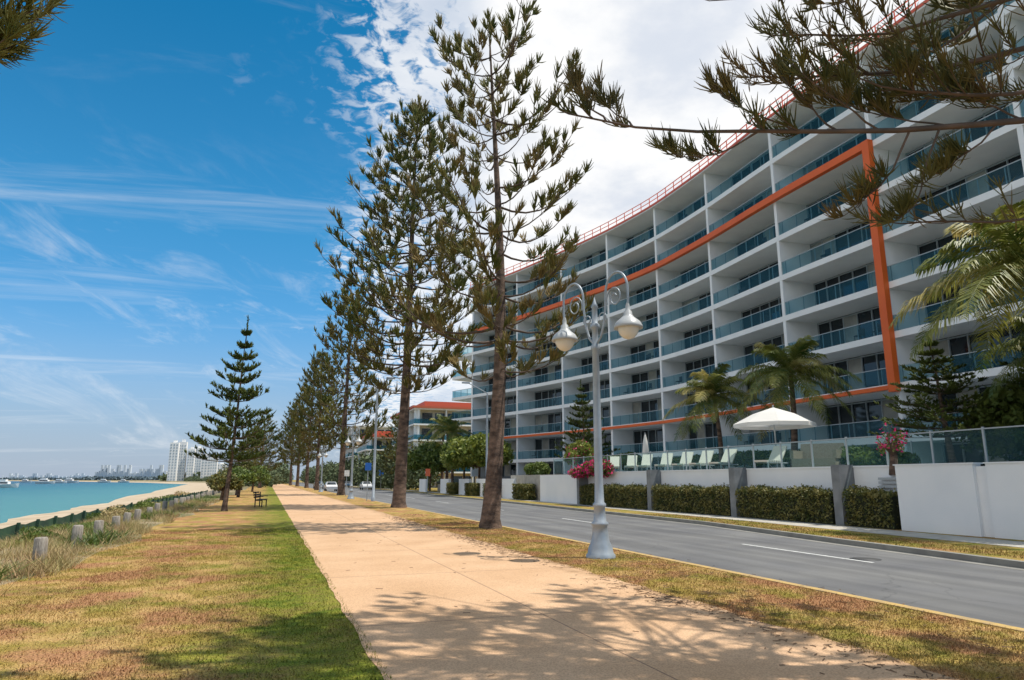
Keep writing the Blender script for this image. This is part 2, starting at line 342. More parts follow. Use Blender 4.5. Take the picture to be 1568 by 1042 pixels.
# fallen pine litter
lr=rs(17); n=2600
x=np.concatenate([5.6-np.abs(lr.normal(size=n))*.30,lr.uniform(5.6,8,n),8.2+np.abs(lr.normal(size=n//3))*.3,lr.uniform(-3,5.6,n//8)])
y=lr.uniform(3.5,34,len(x)); z=np.where(x>8.1,-.108,np.where((x>1.02)&(x<5.65),.010,.02)); k=lr.uniform(size=len(x))<np.clip(.5+.6*np.sin(y*.9)*np.sin(x*2+y*.3),0.05,1)
x,y,z=x[k],y[k],z[k]; n=len(x); a=lr.uniform(0,6.28,n); l=lr.uniform(.010,.06,n); c_=np.stack([x,y,z],-1); dv=np.stack([np.cos(a)*l,np.sin(a)*l,0*a],-1); pv=np.stack([-np.sin(a),np.cos(a),0*a],-1)*.004
b=MB(); V=np.stack([c_-dv-pv,c_+dv-pv,c_+dv+pv+[0,0,.006],c_-dv+pv+[0,0,.006]],1); b.add(V.reshape(-1,3),np.arange(4*n).reshape(n,4)); b.obj('leaf_litter',[LITTER])

# fence
f=MB(); fx_=-8.2; Yf=np.arange(10,112,2.4); fr0=rs(8); tz_=.12+fr0.uniform(-.05,.05,len(Yf)); fxx=fx_+fr0.uniform(-.06,.06,len(Yf))
for q,y in enumerate(Yf): f.box(fxx[q]-.05,fxx[q]+.05,y-.05,y+.05,-1.0,tz_[q]+.05)
for q in range(len(Yf)-1):
    a=(fxx[q]-.06,Yf[q]); b_=(fxx[q+1]-.06,Yf[q+1]); ms=.5*(tz_[q]+tz_[q+1])-.07; mx_=.5*(a[0]+b_[0]); my=.5*(a[1]+b_[1])
    f.add([(a[0],a[1],-.9),(mx_,my,-.9),(b_[0],b_[1],-.9),(b_[0],b_[1],tz_[q+1]),(mx_-.03,my,ms),(a[0],a[1],tz_[q])],[(0,1,4,5),(1,2,3,4)])
f.obj('shade_cloth_fence',[FENCE])
# bollards
br=rs(5)
yb=12.6
while yb<100:
    x=float(np.interp(yb,[12,16.5,20.9,31,60,100],[-4.1,-4.27,-4.5,-4.95,-5.5,-5.8]))+br.uniform(-.08,.08)
    b=MB(); h=.46*br.uniform(.9,1.15); 
    b.lathe((0,0,0),[(.125,-.05),(.13,.1),(.125,h-.03),(.10,h),(.0005,h+.004)],12)
    o=b.obj('wooden_bollard',[WOOD],loc=(x,yb,0)); o.rotation_euler=(br.uniform(-.06,.06),br.uniform(-.06,.06),br.uniform(0,3))
    yb+=4.2 if yb<20 else 3.0

# ---------------------------------------------------------------- pine generator
def unit(v): return v/(np.linalg.norm(v,axis=-1,keepdims=True)+1e-9)
def limb(mb,pts,r0,rng,nsec=14,nter=9,fl=.35,fr=.03,s0=.3,seclen=.3,spread=.75,upb=.7,L=None,sides=3,fk=3,base_m=1,leaf_m=2,t0=.3):
    """pts (K,3) branch polyline; adds wood + branchlets"""
    pts=np.array(pts,float); K=len(pts); t=np.linspace(0,1,K)
    mb.tubes(pts[None],(r0*(1-.75*t))[None],5,base_m)
    seg=np.diff(pts,axis=0); L=np.linalg.norm(seg,axis=1).sum() if L is None else L
    s=np.sort(rng.uniform(s0,1,nsec)); s[-1]=1
    st=np.stack([np.interp(s,t,pts[:,i]) for i in range(3)],-1)
    d=np.stack([np.interp(s,t,np.gradient(pts[:,i])) for i in range(3)],-1); d=unit(d)
    up=np.array([0,0,1.]); side=unit(np.cross(d,up)); sg=np.where(np.arange(nsec)%2==0,1,-1)[:,None]*rng.uniform(.5,1.2,(nsec,1)); sg[-1]=0
    sd=unit(d*.75+side*sg*spread+up*rng.uniform(-.15,.3,(nsec,1)))
    l=(seclen*L*(1.15-s)+.12*seclen*L+.08)[:,None]*rng.uniform(.6,1.25,(nsec,1))
    k=np.linspace(0,1,4)[None,:,None]
    SP=st[:,None,:]+sd[:,None,:]*l[:,None,:]*k+up*(l[:,None,:]*.35*k**2)
    mb.tubes(SP,np.repeat(np.array([[1,.8,.6,.35]])*max(.006,r0*.3),nsec,0),3,base_m)
    # fingers
    tt=rng.uniform(t0,1.0,(nsec,nter)); 
    a=np.clip((tt*3).astype(int),0,2); fr_=tt*3-a
    ii=np.arange(nsec)[:,None]
    p0=SP[ii,a]*(1-fr_[...,None])+SP[ii,a+1]*fr_[...,None]
    fd=unit(sd[:,None,:]*.7+rng.normal(size=(nsec,nter,3))*.45+up*upb)
    ln=fl*rng.uniform(.55,1.25,(nsec,nter,1))
    kk=np.linspace(0,1,fk)[None,None,:,None]
    FP=p0[:,:,None,:]+fd[:,:,None,:]*ln[:,:,None,:]*kk+up*ln[:,:,None,:]*.25*kk**2
    prof=np.array([.7,1.,.25]) if fk==3 else np.array([.6,1.,.9,.2])
    mb.tubes(FP.reshape(-1,fk,3),np.repeat(prof[None],nsec*nter,0)*fr*rng.uniform(.7,1.2,(nsec*nter,1)),sides,leaf_m)
def trunkline(H,rng,wob=.15,lean=(0,0)):
    t=np.linspace(0,1,16); x=lean[0]*t+wob*np.sin(t*5+rng.uniform(0,6))*t; y=lean[1]*t+wob*np.sin(t*4+rng.uniform(0,6))*t
    return t*H,x-x[0],y-y[0]
def pine(name,H,zs,nwh,per,Lf,seed,trunk_r=.3,nsec=13,nter=9,fl=.38,fr=.032,droop=.18,rise=.4,wob=.2,lean=(0,0),mats=None,upb=.7,s0=.3,seclen=.3,loc=(0,0,0),spread=.75,skip=None,tiersh=.35,t0=.3,lvar=(.72,1.15),bow=0):
    rng=rs(seed); mb=MB(); tz,tx,ty=trunkline(H,rng,wob,lean)
    tx=tx+bow*np.sin(np.linspace(0,1,16)*math.pi)
    tp=np.stack([tx,ty,tz],-1); tp[0,2]=-.1
    rr=trunk_r*(1-.93*(tz/H)**.85); rr[0]*=1.35
    tp=np.insert(tp,1,[tx[0],ty[0],.35],0); rr=np.insert(rr,1,trunk_r*1.02)
    mb.tubes(tp[None],rr[None],12,0)
    for i in range(nwh):
        u=(i+.5*rng.uniform(.4,1.4))/nwh; z=zs+(H*.985-zs)*u
        c=np.array([np.interp(z,tz,tx),np.interp(z,tz,ty),z]); a0=rng.uniform(0,6.28)
        for j in range(per):
            if skip and rng.uniform()<skip: continue
            a=a0+j*2*math.pi/per+rng.uniform(-.25,.25); L=Lf(u)*rng.uniform(*lvar)
            d=np.array([math.cos(a),math.sin(a),0]); pd=np.array([-d[1],d[0],0])
            k=np.linspace(0,1,7); zb=rng.uniform(-.06,.12)
            zz=L*((zb-droop)*k+(droop*.6+rise*(.6+.8*u))*k**2.2)
            wv=rng.uniform(-.08,.08)*L
            pts=c+d*(L*k)[:,None]+pd*(wv*np.sin(k*3))[:,None]; pts[:,2]+=zz+rng.uniform(-.2,.2)*tiersh
            ns=max(4,int(nsec*min(1,.4+.6*L/Lf(.3))))
            limb(mb,pts,max(.012,.016*L**.9),rng,ns,nter,fl,fr,s0,seclen,spread,upb,t0=t0)
    # leader tip
    c=np.array([tx[-1],ty[-1],H*.985])
    limb(mb,[c+np.array([0,0,q]) for q in (-.8,-.4,0,.3,.6)],.02,rng,10,6,fl*.8,fr,.1,.35,1,.8)
    return mb.obj(name,mats or [BARK,TWIG,NEED],loc=loc)

def L1(u): return np.interp(u,[0,.08,.3,.6,.85,1],[2.2,3.6,3.5,2.9,2.9,1.2])
p1=pine('pine_tree',19.2,5.2,15,5,L1,11,.34,nsec=9,nter=24,fl=.36,fr=.024,droop=.28,rise=.54,wob=.12,lean=(-.1,.2),mats=[BARK,TWIG,NEEDNEAR],s0=.42,seclen=.25,loc=(7.4,23.4,0),skip=.10,upb=.8,t0=.45,lvar=(.6,1.2),spread=.95,bow=.45)
def L2(u): return np.interp(u,[0,.1,.3,.5,.75,.92,1],[2.4,4.5,5.0,4.3,2.8,1.4,.4])
p2=pine('pine_tree',27.0,6.8,26,5,L2,12,.41,nsec=9,nter=16,fl=.50,fr=.036,droop=.20,rise=.42,wob=.15,lean=(.6,0),s0=.36,seclen=.24,loc=(7.6,42.5,0),mats=[BARK,TWIG,NEED],upb=.7,t0=.4,lvar=(.65,1.15),spread=.85)
def L3(u): return np.interp(u,[0,.1,.4,.75,1],[2.2,4.6,4.4,2.6,.3])
p3=pine('pine_tree',24.5,4.5,21,5,L3,13,.40,nsec=8,nter=10,fl=.6,fr=.05,s0=.3,loc=(7.7,79,0),skip=.08,rise=.45,droop=.2,seclen=.26)
inst(p2,'pine_tree',(7.6,118,0),1.9,(.9,.9,.85))
inst(p3,'pine_tree',(7.6,150,0),1.1,(1,1,1.08))
inst(p3,'pine_tree',(7.0,182,0),2.2,(1.1,1.1,1))
inst(p2,'pine_tree',(6.5,220,0),4.2,(1.1,1.1,.9))
inst(p3,'pine_tree',(-1.5,150,0),.4,(.9,.9,.62))
inst(p2,'pine_tree',(-3.5,200,0),4.2,(1,1,.60))
inst(p3,'pine_tree',(-4,120,0),3.4,(.6,.6,.30))
inst(p3,'pine_tree',(20.5,118,0),3,(.7,.7,.5))
# young Norfolk pine on lawn
def LY(u): return np.interp(u,[0,.12,.4,.72,.82,1],[2.0,2.3,1.55,.85,.45,.10])
py=pine('young_norfolk_pine',10.1,2.3,12,7,LY,21,.14,nsec=15,nter=10,fl=.18,fr=.027,droop=.02,rise=.30,wob=.05,lean=(.45,.2),mats=[BARK,TWIG,NEEDD],s0=.12,seclen=.22,loc=(-2.1,40.7,0),upb=.6,spread=.9,tiersh=.06,lvar=(.8,1.12))
inst(py,'young_norfolk_pine',(24.8,19.5,1.9),1.0,(1.1,1.1,.52))
inst(py,'young_norfolk_pine',(27.5,16.5,1.9),2.3,(1.2,1.2,.62))
inst(py,'young_norfolk_pine',(24.6,51.5,1.0),2.0,(1.05,1.05,.82))
inst(py,'young_norfolk_pine',(-3.6,95,0),1.0,(1,1,.7))

# near pine (trunk outside the frame on the right), overhanging limbs
psi=math.radians(19.3)
def rd(r,d,z): return (r*math.cos(psi)+d*math.sin(psi),-r*math.sin(psi)+d*math.cos(psi),z)
rng=rs(31); mb=MB()
tz=np.linspace(0,15,14); mb.tubes(np.stack([7.7+0*tz,4.0+0*tz,tz],-1)[None],(.32*(1-.9*(tz/15)))[None],12,0)
def crv(a,b,sag,tipup,K=9,wob=.12):
    a=np.array(a);b=np.array(b); k=np.linspace(0,1,K)[:,None]; p=a*(1-k)+b*k
    p[:,2]+=-sag*np.sin(k[:,0]*math.pi)+tipup*k[:,0]**4
    ph=rng.uniform(0,6); p+=wob*np.stack([np.sin(k[:,0]*7+ph),np.cos(k[:,0]*6+ph),.6*np.sin(k[:,0]*9+ph)],-1)*np.sin(k*math.pi)
    return p
near=dict(fl=.19,fr=.0065,fk=4,sides=4,t0=.1)
A=crv(rd(5.95,6.3,5.25),rd(.62,6.7,5.15),.05,.35)
limb(mb,A,.040,rng,8,30,s0=.5,seclen=.08,spread=1.0,upb=.8,**near)
def sub(P,t,off,sag=.0,tip=.1,r=.013,ns=8,nt=28,sl=.24,s0=.35,**k):
    K=len(P); x=t*(K-1); i=min(int(x),K-2); p=P[i]*(1-(x-i))+P[i+1]*(x-i)
    q=p+np.array(rd(off[0],off[1],0))+np.array([0,0,off[2]])
    B=crv(p,q,sag,tip,7,.05); limb(mb,B,r,rng,ns,nt,s0=s0,seclen=sl,spread=.9,upb=.8,**near); return B
sub(A,.93,(-.30,.0,.30),ns=7)
sub(A,.88,(-.25,.4,.5),ns=7)
sub(A,.62,(-.9,.2,-.35),.05,.2,ns=8)
sub(A,.55,(-.75,.1,.45),ns=8)
sub(A,.47,(-.5,.1,.6),ns=8)
sub(A,.40,(-.9,-.2,.5),ns=10)
sub(A,.35,(-.6,.3,-.9),.1,.1,ns=9)
sub(A,.30,(-.5,.1,-1.1),.1,.15,ns=8)
sub(A,.28,(-.9,.3,.35),ns=10,nt=30)
sub(A,.2,(-.5,.2,-.55),ns=9)
sub(A,.15,(-.7,.2,.5),ns=12)
B=crv(rd(5.95,6.3,6.2),rd(2.75,7.0,5.95),.12,.2)
limb(mb,B,.035,rng,30,30,s0=.1,seclen=.25,spread=1.0,upb=.6,**near)
C=crv(rd(5.95,6.4,6.9),rd(3.2,7.4,6.75),.1,.2); limb(mb,C,.035,rng,22,28,s0=.1,seclen=.26,spread=1.,upb=.6,**near)
D=crv(rd(5.95,6.3,5.7),rd(3.4,6.2,5.55),.2,.1); limb(mb,D,.03,rng,28,28,s0=.1,seclen=.22,spread=1.,upb=.6,**near)
E=crv(rd(5.95,6.3,4.4),rd(3.7,6.6,4.15),.1,.1); limb(mb,E,.02,rng,8,14,s0=.4,seclen=.16,spread=1.,upb=.4,**near)
for i in range(18):   # upper crown, for the dappled shade on the path
    z=7.6+i*.42
    for j in range(6):
        a=i*1.9+j*1.047+rng.uniform(-.2,.2); L=np.interp(z,[7.4,11,15],[4.3,4.1,1.4])*rng.uniform(.7,1.1)
        k=np.linspace(0,1,7)[:,None]; d=np.array([math.cos(a),math.sin(a),0]); P=np.array([7.7,4.0,z])+d*L*k; P[:,2]+=(-.15*k+.4*k**2)[:,0]*L
        limb(mb,P,.035,rng,9,17,fl=.28,fr=.026,s0=.45,seclen=.22,spread=.9,upb=.7,t0=.4)
mb.obj('overhanging_pine_tree',[BARK,TWIG,NEEDOV])
# left near pine: only branch tips enter the frame
mb=MB(); rng=rs(44)
tx0,ty0=rd(-6.9,6.0,0)[:2]
tz=np.linspace(0,11,10); mb.tubes(np.stack([tx0+0*tz,ty0+0*tz,tz],-1)[None],(.2*(1-.9*(tz/11)))[None],10,0)
for e,z0 in (((-4.75,6.0,5.95),5.6),((-4.85,5.8,5.6),5.2),((-4.9,6.3,6.35),6.0),((-4.9,6.1,5.8),5.4)):
    P=crv(rd(-6.9,6.0,z0),rd(*e),.1,.15,wob=.05); limb(mb,P,.025,rng,14,34,s0=.55,seclen=.12,spread=.8,upb=.1,**near)
for i in range(9):
    z=7.2+i*.42
    for j in range(5):
        a=i*1.7+j*1.2566; L=1.9*(1-i/11); k=np.linspace(0,1,6)[:,None]; d=np.array([math.cos(a),math.sin(a),0]); P=np.array([tx0,ty0,z])+d*L*k; P[:,2]+=(.25*k**2)[:,0]*L
        limb(mb,P,.025,rng,9,9,fl=.28,fr=.018,s0=.3,seclen=.27,spread=.8,upb=.6)
mb.obj('shoreline_pine_tree',[BARK,TWIG,NEEDNEAR])

# ---------------------------------------------------------------- apartment building
yy=np.arange(-30,125,.5)
fx=np.interp(yy,[-30,20,31.5,41,50.5,59.5,68,77,87,98,104,125],[36.0,36.1,36.2,36.3,36.9,36.9,35.7,33.6,30.9,27.0,24.9,17])
kk=np.hanning(21);kk/=kk.sum(); fxs=np.convolve(np.pad(fx,10,'edge'),kk,'valid')
def fX(y): return np.interp(y,yy,fxs)
def fN(y):
    dx=(fX(y+.5)-fX(y-.5)); n=np.array([1,-dx]); return n/np.linalg.norm(n)
def fp(y,off,z):
    n=fN(y); return np.array([fX(y)+n[0]*off,y+n[1]*off,z])
def loft(mb,ys,prof,m=0,closed=True,cap=True):
    n=len(ys);k=len(prof)
    A=np.array([[fp(y,o,z) for (o,z) in prof] for y in ys]); idx=np.arange(n*k).reshape(n,k)
    r=range(k) if closed else range(k-1)
    F=np.concatenate([np.stack([idx[:-1,j],idx[:-1,(j+1)%k],idx[1:,(j+1)%k],idx[1:,j]],-1) for j in r])
    mb.add(A.reshape(-1,3),F,m)
    if cap and closed and k==4:
        mb.add(A[0],[(0,1,2,3)],m); mb.add(A[-1],[(3,2,1,0)],m)
B=empty('apartment_building')
LV=[4.3,7.5,10.7,13.9,17.1,20.3,23.6,26.8,30.2]
fins=[-6,3.5,13,22.3,31.6,41,50.5,59.5,68.2,77,86.5,96.5]
Y0=-6
sl=MB(); gl=MB(); rl=MB(); fn=MB(); wn=MB(); fr=MB(); fu=MB()
rng=rs(77)
for i,z in enumerate(LV):
    ye=101.5 if z<21 else 97.2
    ys=np.append(np.arange(Y0,ye,1.5),ye)
    if i==len(LV)-1:
        loft(sl,ys,[(-.35,z-.32),(-.35,z+.05),(14,z+.05),(14,z-.32)])
    else:
        loft(sl,ys,[(0,z-.42),(0,z),(13.5,z),(13.5,z-.42)])
        loft(gl,ys,[(.10,z+.04),(.10,z+1.02)],closed=False)
        loft(rl,ys,[(.07,z+1.02),(.07,z+1.07),(.13,z+1.07),(.13,z+1.02)])
        for y in np.arange(Y0,ye,1.55):
            c=fp(y,.16,z+.5); n=fN(y); rl.obox(c,(n[0]*.025,n[1]*.025,0),(-n[1]*.02,n[0]*.02,0),(0,0,.52))
        if ye>100:
            a=fp(ye,.1,z);b=fp(ye,5,z); gl.add([a+[0,0,.04],b+[0,0,.04],b+[0,0,1.02],a+[0,0,1.02]],[(0,1,2,3)])
# floors between levels
base=[2.1]+LV[:-1]
for i,(za,zb) in enumerate(zip(base,LV)):
    top=zb-.42 if i<len(LV)-1 else zb-.32
    for j,yf in enumerate(fins):
        n=fN(yf); t=np.array([-n[1],n[0],0]); nn=np.array([n[0],n[1],0])
        c=fp(yf,1.5,(za+top)/2); fn.obox(c,nn*1.485,t*.15,(0,0,(top-za)/2-.002))
    for a,b in zip(fins[:-1],fins[1:]):
        w=b-a; pc=rng.choice([.0,.12,.22]); s=a+.15
        solid=a+.15+w*pc
        if pc>0:
            ys=np.linspace(a+.16,solid,3); loft(fn,ys,[(2.92,za+.002),(2.92,top-.002),(2.99,top-.002),(2.99,za+.002)])
        m=int(round((b-solid)/1.35)); mys=np.linspace(solid+.1,b-.2,m+1)
        for y in mys:
            n=fN(y); fr.obox(fp(y,2.95,(za+top)/2),(n[0]*.05,n[1]*.05,0),(-n[1]*.035,n[0]*.035,0),(0,0,(top-za)/2-.003))
        loft(fr,np.linspace(solid+.02,b-.16,4),[(2.9,top-.14),(2.9,top-.05),(2.98,top-.05),(2.98,top-.14)])
        for q in range(m):
            if rng.uniform()<.22:
                loft(wn,np.linspace(mys[q]+.04,mys[q+1]-.04,2),[(2.96,za+.05),(2.96,top-.15),(2.985,top-.15),(2.985,za+.05)],m=1)
        # furniture
        if i>0 and rng.uniform()<.75:
            for q in range(rng.randint(1,5)):
                y=rng.uniform(a+1.2,b-1.2); c=fp(y,rng.uniform(.6,1.3),za)
                fu.box(c[0]-.25,c[0]+.25,c[1]-.25,c[1]+.25,za+.42,za+.47)
                fu.box(c[0]+.2,c[0]+.25,c[1]-.25,c[1]+.25,za+.47,za+.95)
                for sx in(-.22,.2):
                    for sy in(-.22,.2): fu.box(c[0]+sx,c[0]+sx+.03,c[1]+sy,c[1]+sy+.03,za+.003,za+.42)
loft(wn,np.append(np.arange(Y0,97,1.5),97),[(3.0,0),(3.0,30),(13.4,30),(13.4,0)])
ew=MB(); 
n=fN(97);t=np.array([-n[1],n[0],0])
ew.obox(fp(97.1,8,14.9),np.array([n[0],n[1],0])*6.2,t*.25,(0,0,14.9))
og=MB()
n=fN(31.6);t=np.array([-n[1],n[0],0]);nn=np.array([n[0],n[1],0])
og.obox(fp(31.6,-.22,15.3),nn*.21,t*.27,(0,0,8.35))
ys=np.append(np.arange(31.88,96.8,1.5),96.8)
loft(og,ys,[(-.4,23.12),(-.4,23.65),(-.004,23.65),(-.004,23.12)])
loft(og,ys,[(-.22,7.14),(-.22,7.40),(-.004,7.40),(-.004,7.14)])
rr=MB(); ys=np.append(np.arange(Y0,97,1.5),97)
for z in (30.75,31.2):
    P=np.array([fp(y,-.15,z) for y in ys]); rr.tube(P,.05,6)
for y in ys:
    a=fp(y,-.15,30.2);b=fp(y,-.15,31.2); rr.tube([a,b],.045,5)
loft(rr,ys,[(-.42,30.0),(-.42,30.2),(-.355,30.2),(-.355,30.0)])
sl.obj('floor_slabs',[WHITE],B); gl.obj('balcony_glass',[BGLASS],B); rl.obj('balcony_rails',[FRAME],B); fn.obj('party_walls',[WHITE],B)
wn.obj('windows',[WINDOW,CURT],B); fr.obj('window_frames',[FRAME],B); fu.obj('balcony_furniture',[DARK],B); ew.obj('end_wall',[WHITE],B); og.obj('orange_frame',[ORANGE],B); rr.obj('roof_rail',[REDRAIL],B)
# pool deck
dk=MB(); dk.box(20.9,41,10,60,0.0,2.05); dk.box(23,40,60,98,0,1.0); dk.box(21.0,41,-20,10,0.0,2.05)
dk.obj('pool_deck',[CONC])
# boundary wall
W=empty('boundary_wall')
b=MB()
b.box(20.0,20.35,15.15,17.9,0,2.12); b.box(20.12,20.3,14.75,15.15,0,2.05); b.box(20.0,20.35,9.2,14.75,0,2.12); b.box(20.0,20.35,2,9.0,0,2.12); b.box(20.0,20.35,-12,1.8,0,2.12)
b.box(20.35,20.88,17.6,17.9,0,2.1)
b.box(20.75,20.895,17.9,43.9,0,2.1)
b.box(20.2,20.6,44.0,51.0,0,2.0); b.box(20.6,20.8,50.6,51,0,2)
for y in (58.5,66,73,82,95): b.box(20.6,20.9,y,y+4.2,0,1.75)
b.box(20.72,20.93,17.95,43.85,2.1,2.16)
for y0_,y1_ in ((15.1,17.95),(9.15,14.8)): b.box(19.97,20.38,y0_,y1_,2.121,2.16)
b.obj('wall_panels',[WALLW],W)
b=MB()
for y in (20.6,26.8,34.2,43.6): b.box(20.05,20.745,y-.2,y+.2,0,2.2)
b.obj('pillars',[PILLAR],W)
b=MB()
for k in range(11): b.box(20.6,20.72,18.0,19.2,.25+k*.14,.33+k*.14)
b.obj('louvre_vent',[FRAME],W)
gf=MB(); gr=MB()
y=10.0
while y<50:
    gf.box(21.05,21.07,y,y+1.75,2.12,3.2,0); gr.box(21.03,21.09,y+1.76,y+1.82,2.05,3.28); y+=1.83
gr.box(21.02,21.10,10,50,3.201,3.24)
y=24.
while y<60:
    gf.box(30.05,30.07,y,y+1.75,2.12,3.5,0); gr.box(30.03,30.09,y+1.76,y+1.82,2.05,3.55); y+=1.83
F=empty('pool_glass_fence'); gf.obj('glass_panels',[FGLASS],F); gr.obj('posts_and_rail',[FRAME],F)
# hedges
hr=rs(55); HC=mat('hedge_core',(.015,.02,.006),None)
for (a,bb) in ((18.2,20.3),(20.95,26.5),(27.1,33.9),(34.5,43.3)):
    h=MB(); n=int((bb-a)*1500); x=hr.uniform(20.02,20.7,n); y=hr.uniform(a,bb,n); z=hr.uniform(.05,1.22,n)
    k=hr.randint(0,3,n)
    x=np.where(k==0,20.05+hr.normal(size=n)*.05+.04*np.sin(y*3),x); z=np.where(k==1,1.2+hr.normal(size=n)*.07+.06*np.sin(y*2.3)+.03*np.sin(y*7),z)
    h.leaves(np.stack([x,y,z],-1),.055,0,hr); h.box(20.12,20.68,a+.06,bb-.06,0,1.12,1)
    h.obj('hedge',[HEDGE,HC])
for (x,y) in ((20.3,55.),(20.2,63.5),(20.3,70.5),(20.4,79)):
    h=MB(); n=5000; h.leaves(np.stack([hr.uniform(x-.4,x+.4,n),hr.uniform(y-1.8,y+1.8,n),hr.uniform(0.05,1.3,n)],-1),.09,0,hr); h.obj('hedge',[HEDGE])

# leafy shrubs and trees
def shrub(name,c,rad,n,size,m,seed,trunk=None,nb=9,extra=None,gap=1.0):
    r=rs(seed); b=MB(); c=np.array(c,float); rad=np.array(rad,float)
    if trunk is not None:
        b.tube([(c[0],c[1],trunk),(c[0]+.1,c[1],c[2]-rad[2]*.4),(c[0],c[1],c[2])],[.16,.12,.05],7,1)
    cs=[]; 
    for i in range(nb):
        d=r.normal(size=3); d/=np.linalg.norm(d); d[2]=abs(d[2])*.9-.25; cs.append(c+d*rad*r.uniform(.45,.8))
        if trunk is not None: b.tube([(c[0],c[1],c[2]-rad[2]*.5),tuple(cs[-1])],[.06,.02],5,1)
    P=[]
    for q in cs:
        v=r.normal(size=(n//nb,3)); v/=np.linalg.norm(v,axis=1,keepdims=True); P.append(q+v*rad*.42*r.uniform(.55,1.1,(n//nb,1))*r.uniform(.8,1.1))
    P=np.concatenate(P); b.leaves(P,size,0,r)
    if extra:
        k=r.uniform(size=len(P))<extra[1]; b.leaves(P[k]+r.normal(size=(k.sum(),3))*.08,size*extra[2],2,r)
    return b.obj(name,[m,BARK,extra[0] if extra else m])
shrub('bougainvillea',(20.3,41.8,2.3),(.9,2.6,.9),5200,.10,LEAFG,61,extra=(PINK,.6,1.1),nb=14)
shrub('flowering_shrub',(22.5,48.5,3.6),(1.0,1.6,1.4),3500,.13,LEAFY,62,1.0,extra=(PINK,.08,1.1))
shrub('flowering_shrub',(20.7,18.6,2.9),(.35,.6,.7),260,.06,LEAFG,63,1.8,extra=(PINK,.5,1.),nb=9)
shrub('fig_tree',(22.0,74,4.4),(3.4,4.6,2.9),15000,.22,LEAFY,64,0,nb=22)
shrub('fig_tree',(23,84,4.6),(3.6,4,3),9000,.26,LEAFG,65,0,nb=16)
shrub('fig_tree',(23,103,4.6),(3.6,5,3.4),8000,.3,LEAFG,66,0,nb=16)
shrub('garden_shrub',(24.,22.8,2.5),(1.3,2.0,.7),3500,.11,LEAFG,67,nb=12)
shrub('garden_shrub',(26.5,17.8,3.6),(2.2,2.5,2.0),7000,.13,NEEDD,68,nb=14)
shrub('garden_shrub',(25.0,47,2.9),(1.5,3.6,1.1),6000,.13,LEAFG,69,nb=12)
shrub('garden_shrub',(30,40,2.9),(1.5,9,.8),7000,.14,LEAFG,70,nb=16)
shrub('garden_tree',(27,15,5.2),(2.4,2.4,2.2),7000,.15,LEAFG,74,2.0,nb=14)
shrub('garden_shrub',(22,56,2.2),(1.,3.,1.2),4000,.13,LEAFG,72,nb=10)

# palms
def palm(name,c,zb,H,n,fl,seed,m,tr=.14,lean=(0,0),yellow=0):
    r=rs(seed); b=MB(); x0,y0=c; top=np.array([x0+lean[0],y0+lean[1],H])
    k=np.linspace(0,1,9)[:,None]; P=np.array([x0,y0,zb])*(1-k)+top*k; P[:,0]+=.15*np.sin(k[:,0]*3)
    b.tubes(P[None],(tr*(1.25-.5*k[:,0]))[None],9,1)
    top=P[-1]
    for i in range(n):
        a=i*2.4+r.uniform(-.3,.3); el=math.radians(np.interp(i,[0,n],[80,-26])+r.uniform(-8,8)); L=fl*r.uniform(.8,1.12)
        d=np.array([math.cos(a),math.sin(a),0]); K=26; t=np.linspace(0,1,K)
        h=L*t*math.cos(el)*(1-.12*t*t)+.12*L*t; z=L*(t*math.sin(el)-(.55+.2*math.cos(el))*t**2.1*.75)
        Rp=top+d*h[:,None]; Rp[:,2]+=z
        mm=0 if r.uniform()>yellow else 2
        b.tubes(Rp[None],(.028*(1-.8*t))[None],4,mm)
        T=unit(np.gradient(Rp,axis=0)); sd=np.cross(T,[0,0,1.]); sd=unit(sd); upv=np.cross(sd,T)
        ll=L*.26*np.sin(np.clip(t*.93+.09,0,1)*math.pi)**.6
        for sgn in (1,-1):
            for half in (0,.33,.66):
                j=np.arange(2,K-1); p=Rp[j]*(1-half)+Rp[j+1]*half
                dr=unit(sd[j]*sgn*.85+T[j]*.65+upv[j]*.12+r.normal(size=(len(j),3))*.13)
                l=ll[j][:,None]*r.uniform(.8,1.15,(len(j),1)); mid=p+dr*l*.55; tip=p+dr*l*.95; tip[:,2]-=(l[:,0]*.45); mid[:,2]-=l[:,0]*.08
                wv=T[j]*.020*(fl/2.5)
                V=np.stack([p-wv*.5,p+wv*.5,mid+wv,mid-wv],1); nn=len(j); b.add(V.reshape(-1,3),np.arange(4*nn).reshape(nn,4),mm)
                V=np.stack([mid-wv,mid+wv,tip],1); b.add(V.reshape(-1,3),np.arange(3*nn).reshape(nn,3),mm)
    return b.obj(name,[m,BARK,PALMY])
palm('palm_tree',(28.1,31.9),2.0,7.8,34,3.7,81,PALMG,.17,(.3,0),.2)
palm('palm_tree',(27.0,37.0),2.0,7.0,32,3.2,82,PALMG,.14,(-.2,.2),.15)
palm('palm_tree',(22.3,14.2),2.0,8.3,34,3.9,83,PALMG,.2,(.2,0),.5)
palm('palm_tree',(25.8,15.4),2.0,6.4,26,3.2,84,PALMG,.2,(0,0),.25)
palm('palm_tree',(23.5,92),0,8,22,3.4,85,PALMG,.2,(0,0),.05)
palm('palm_tree',(26,108),0,10,22,3.6,86,PALMG,.2,(0,0),.05)
palm('palm_tree',(24.5,99),0,9,20,3.2,87,PALMG,.2,(0,0),.05)

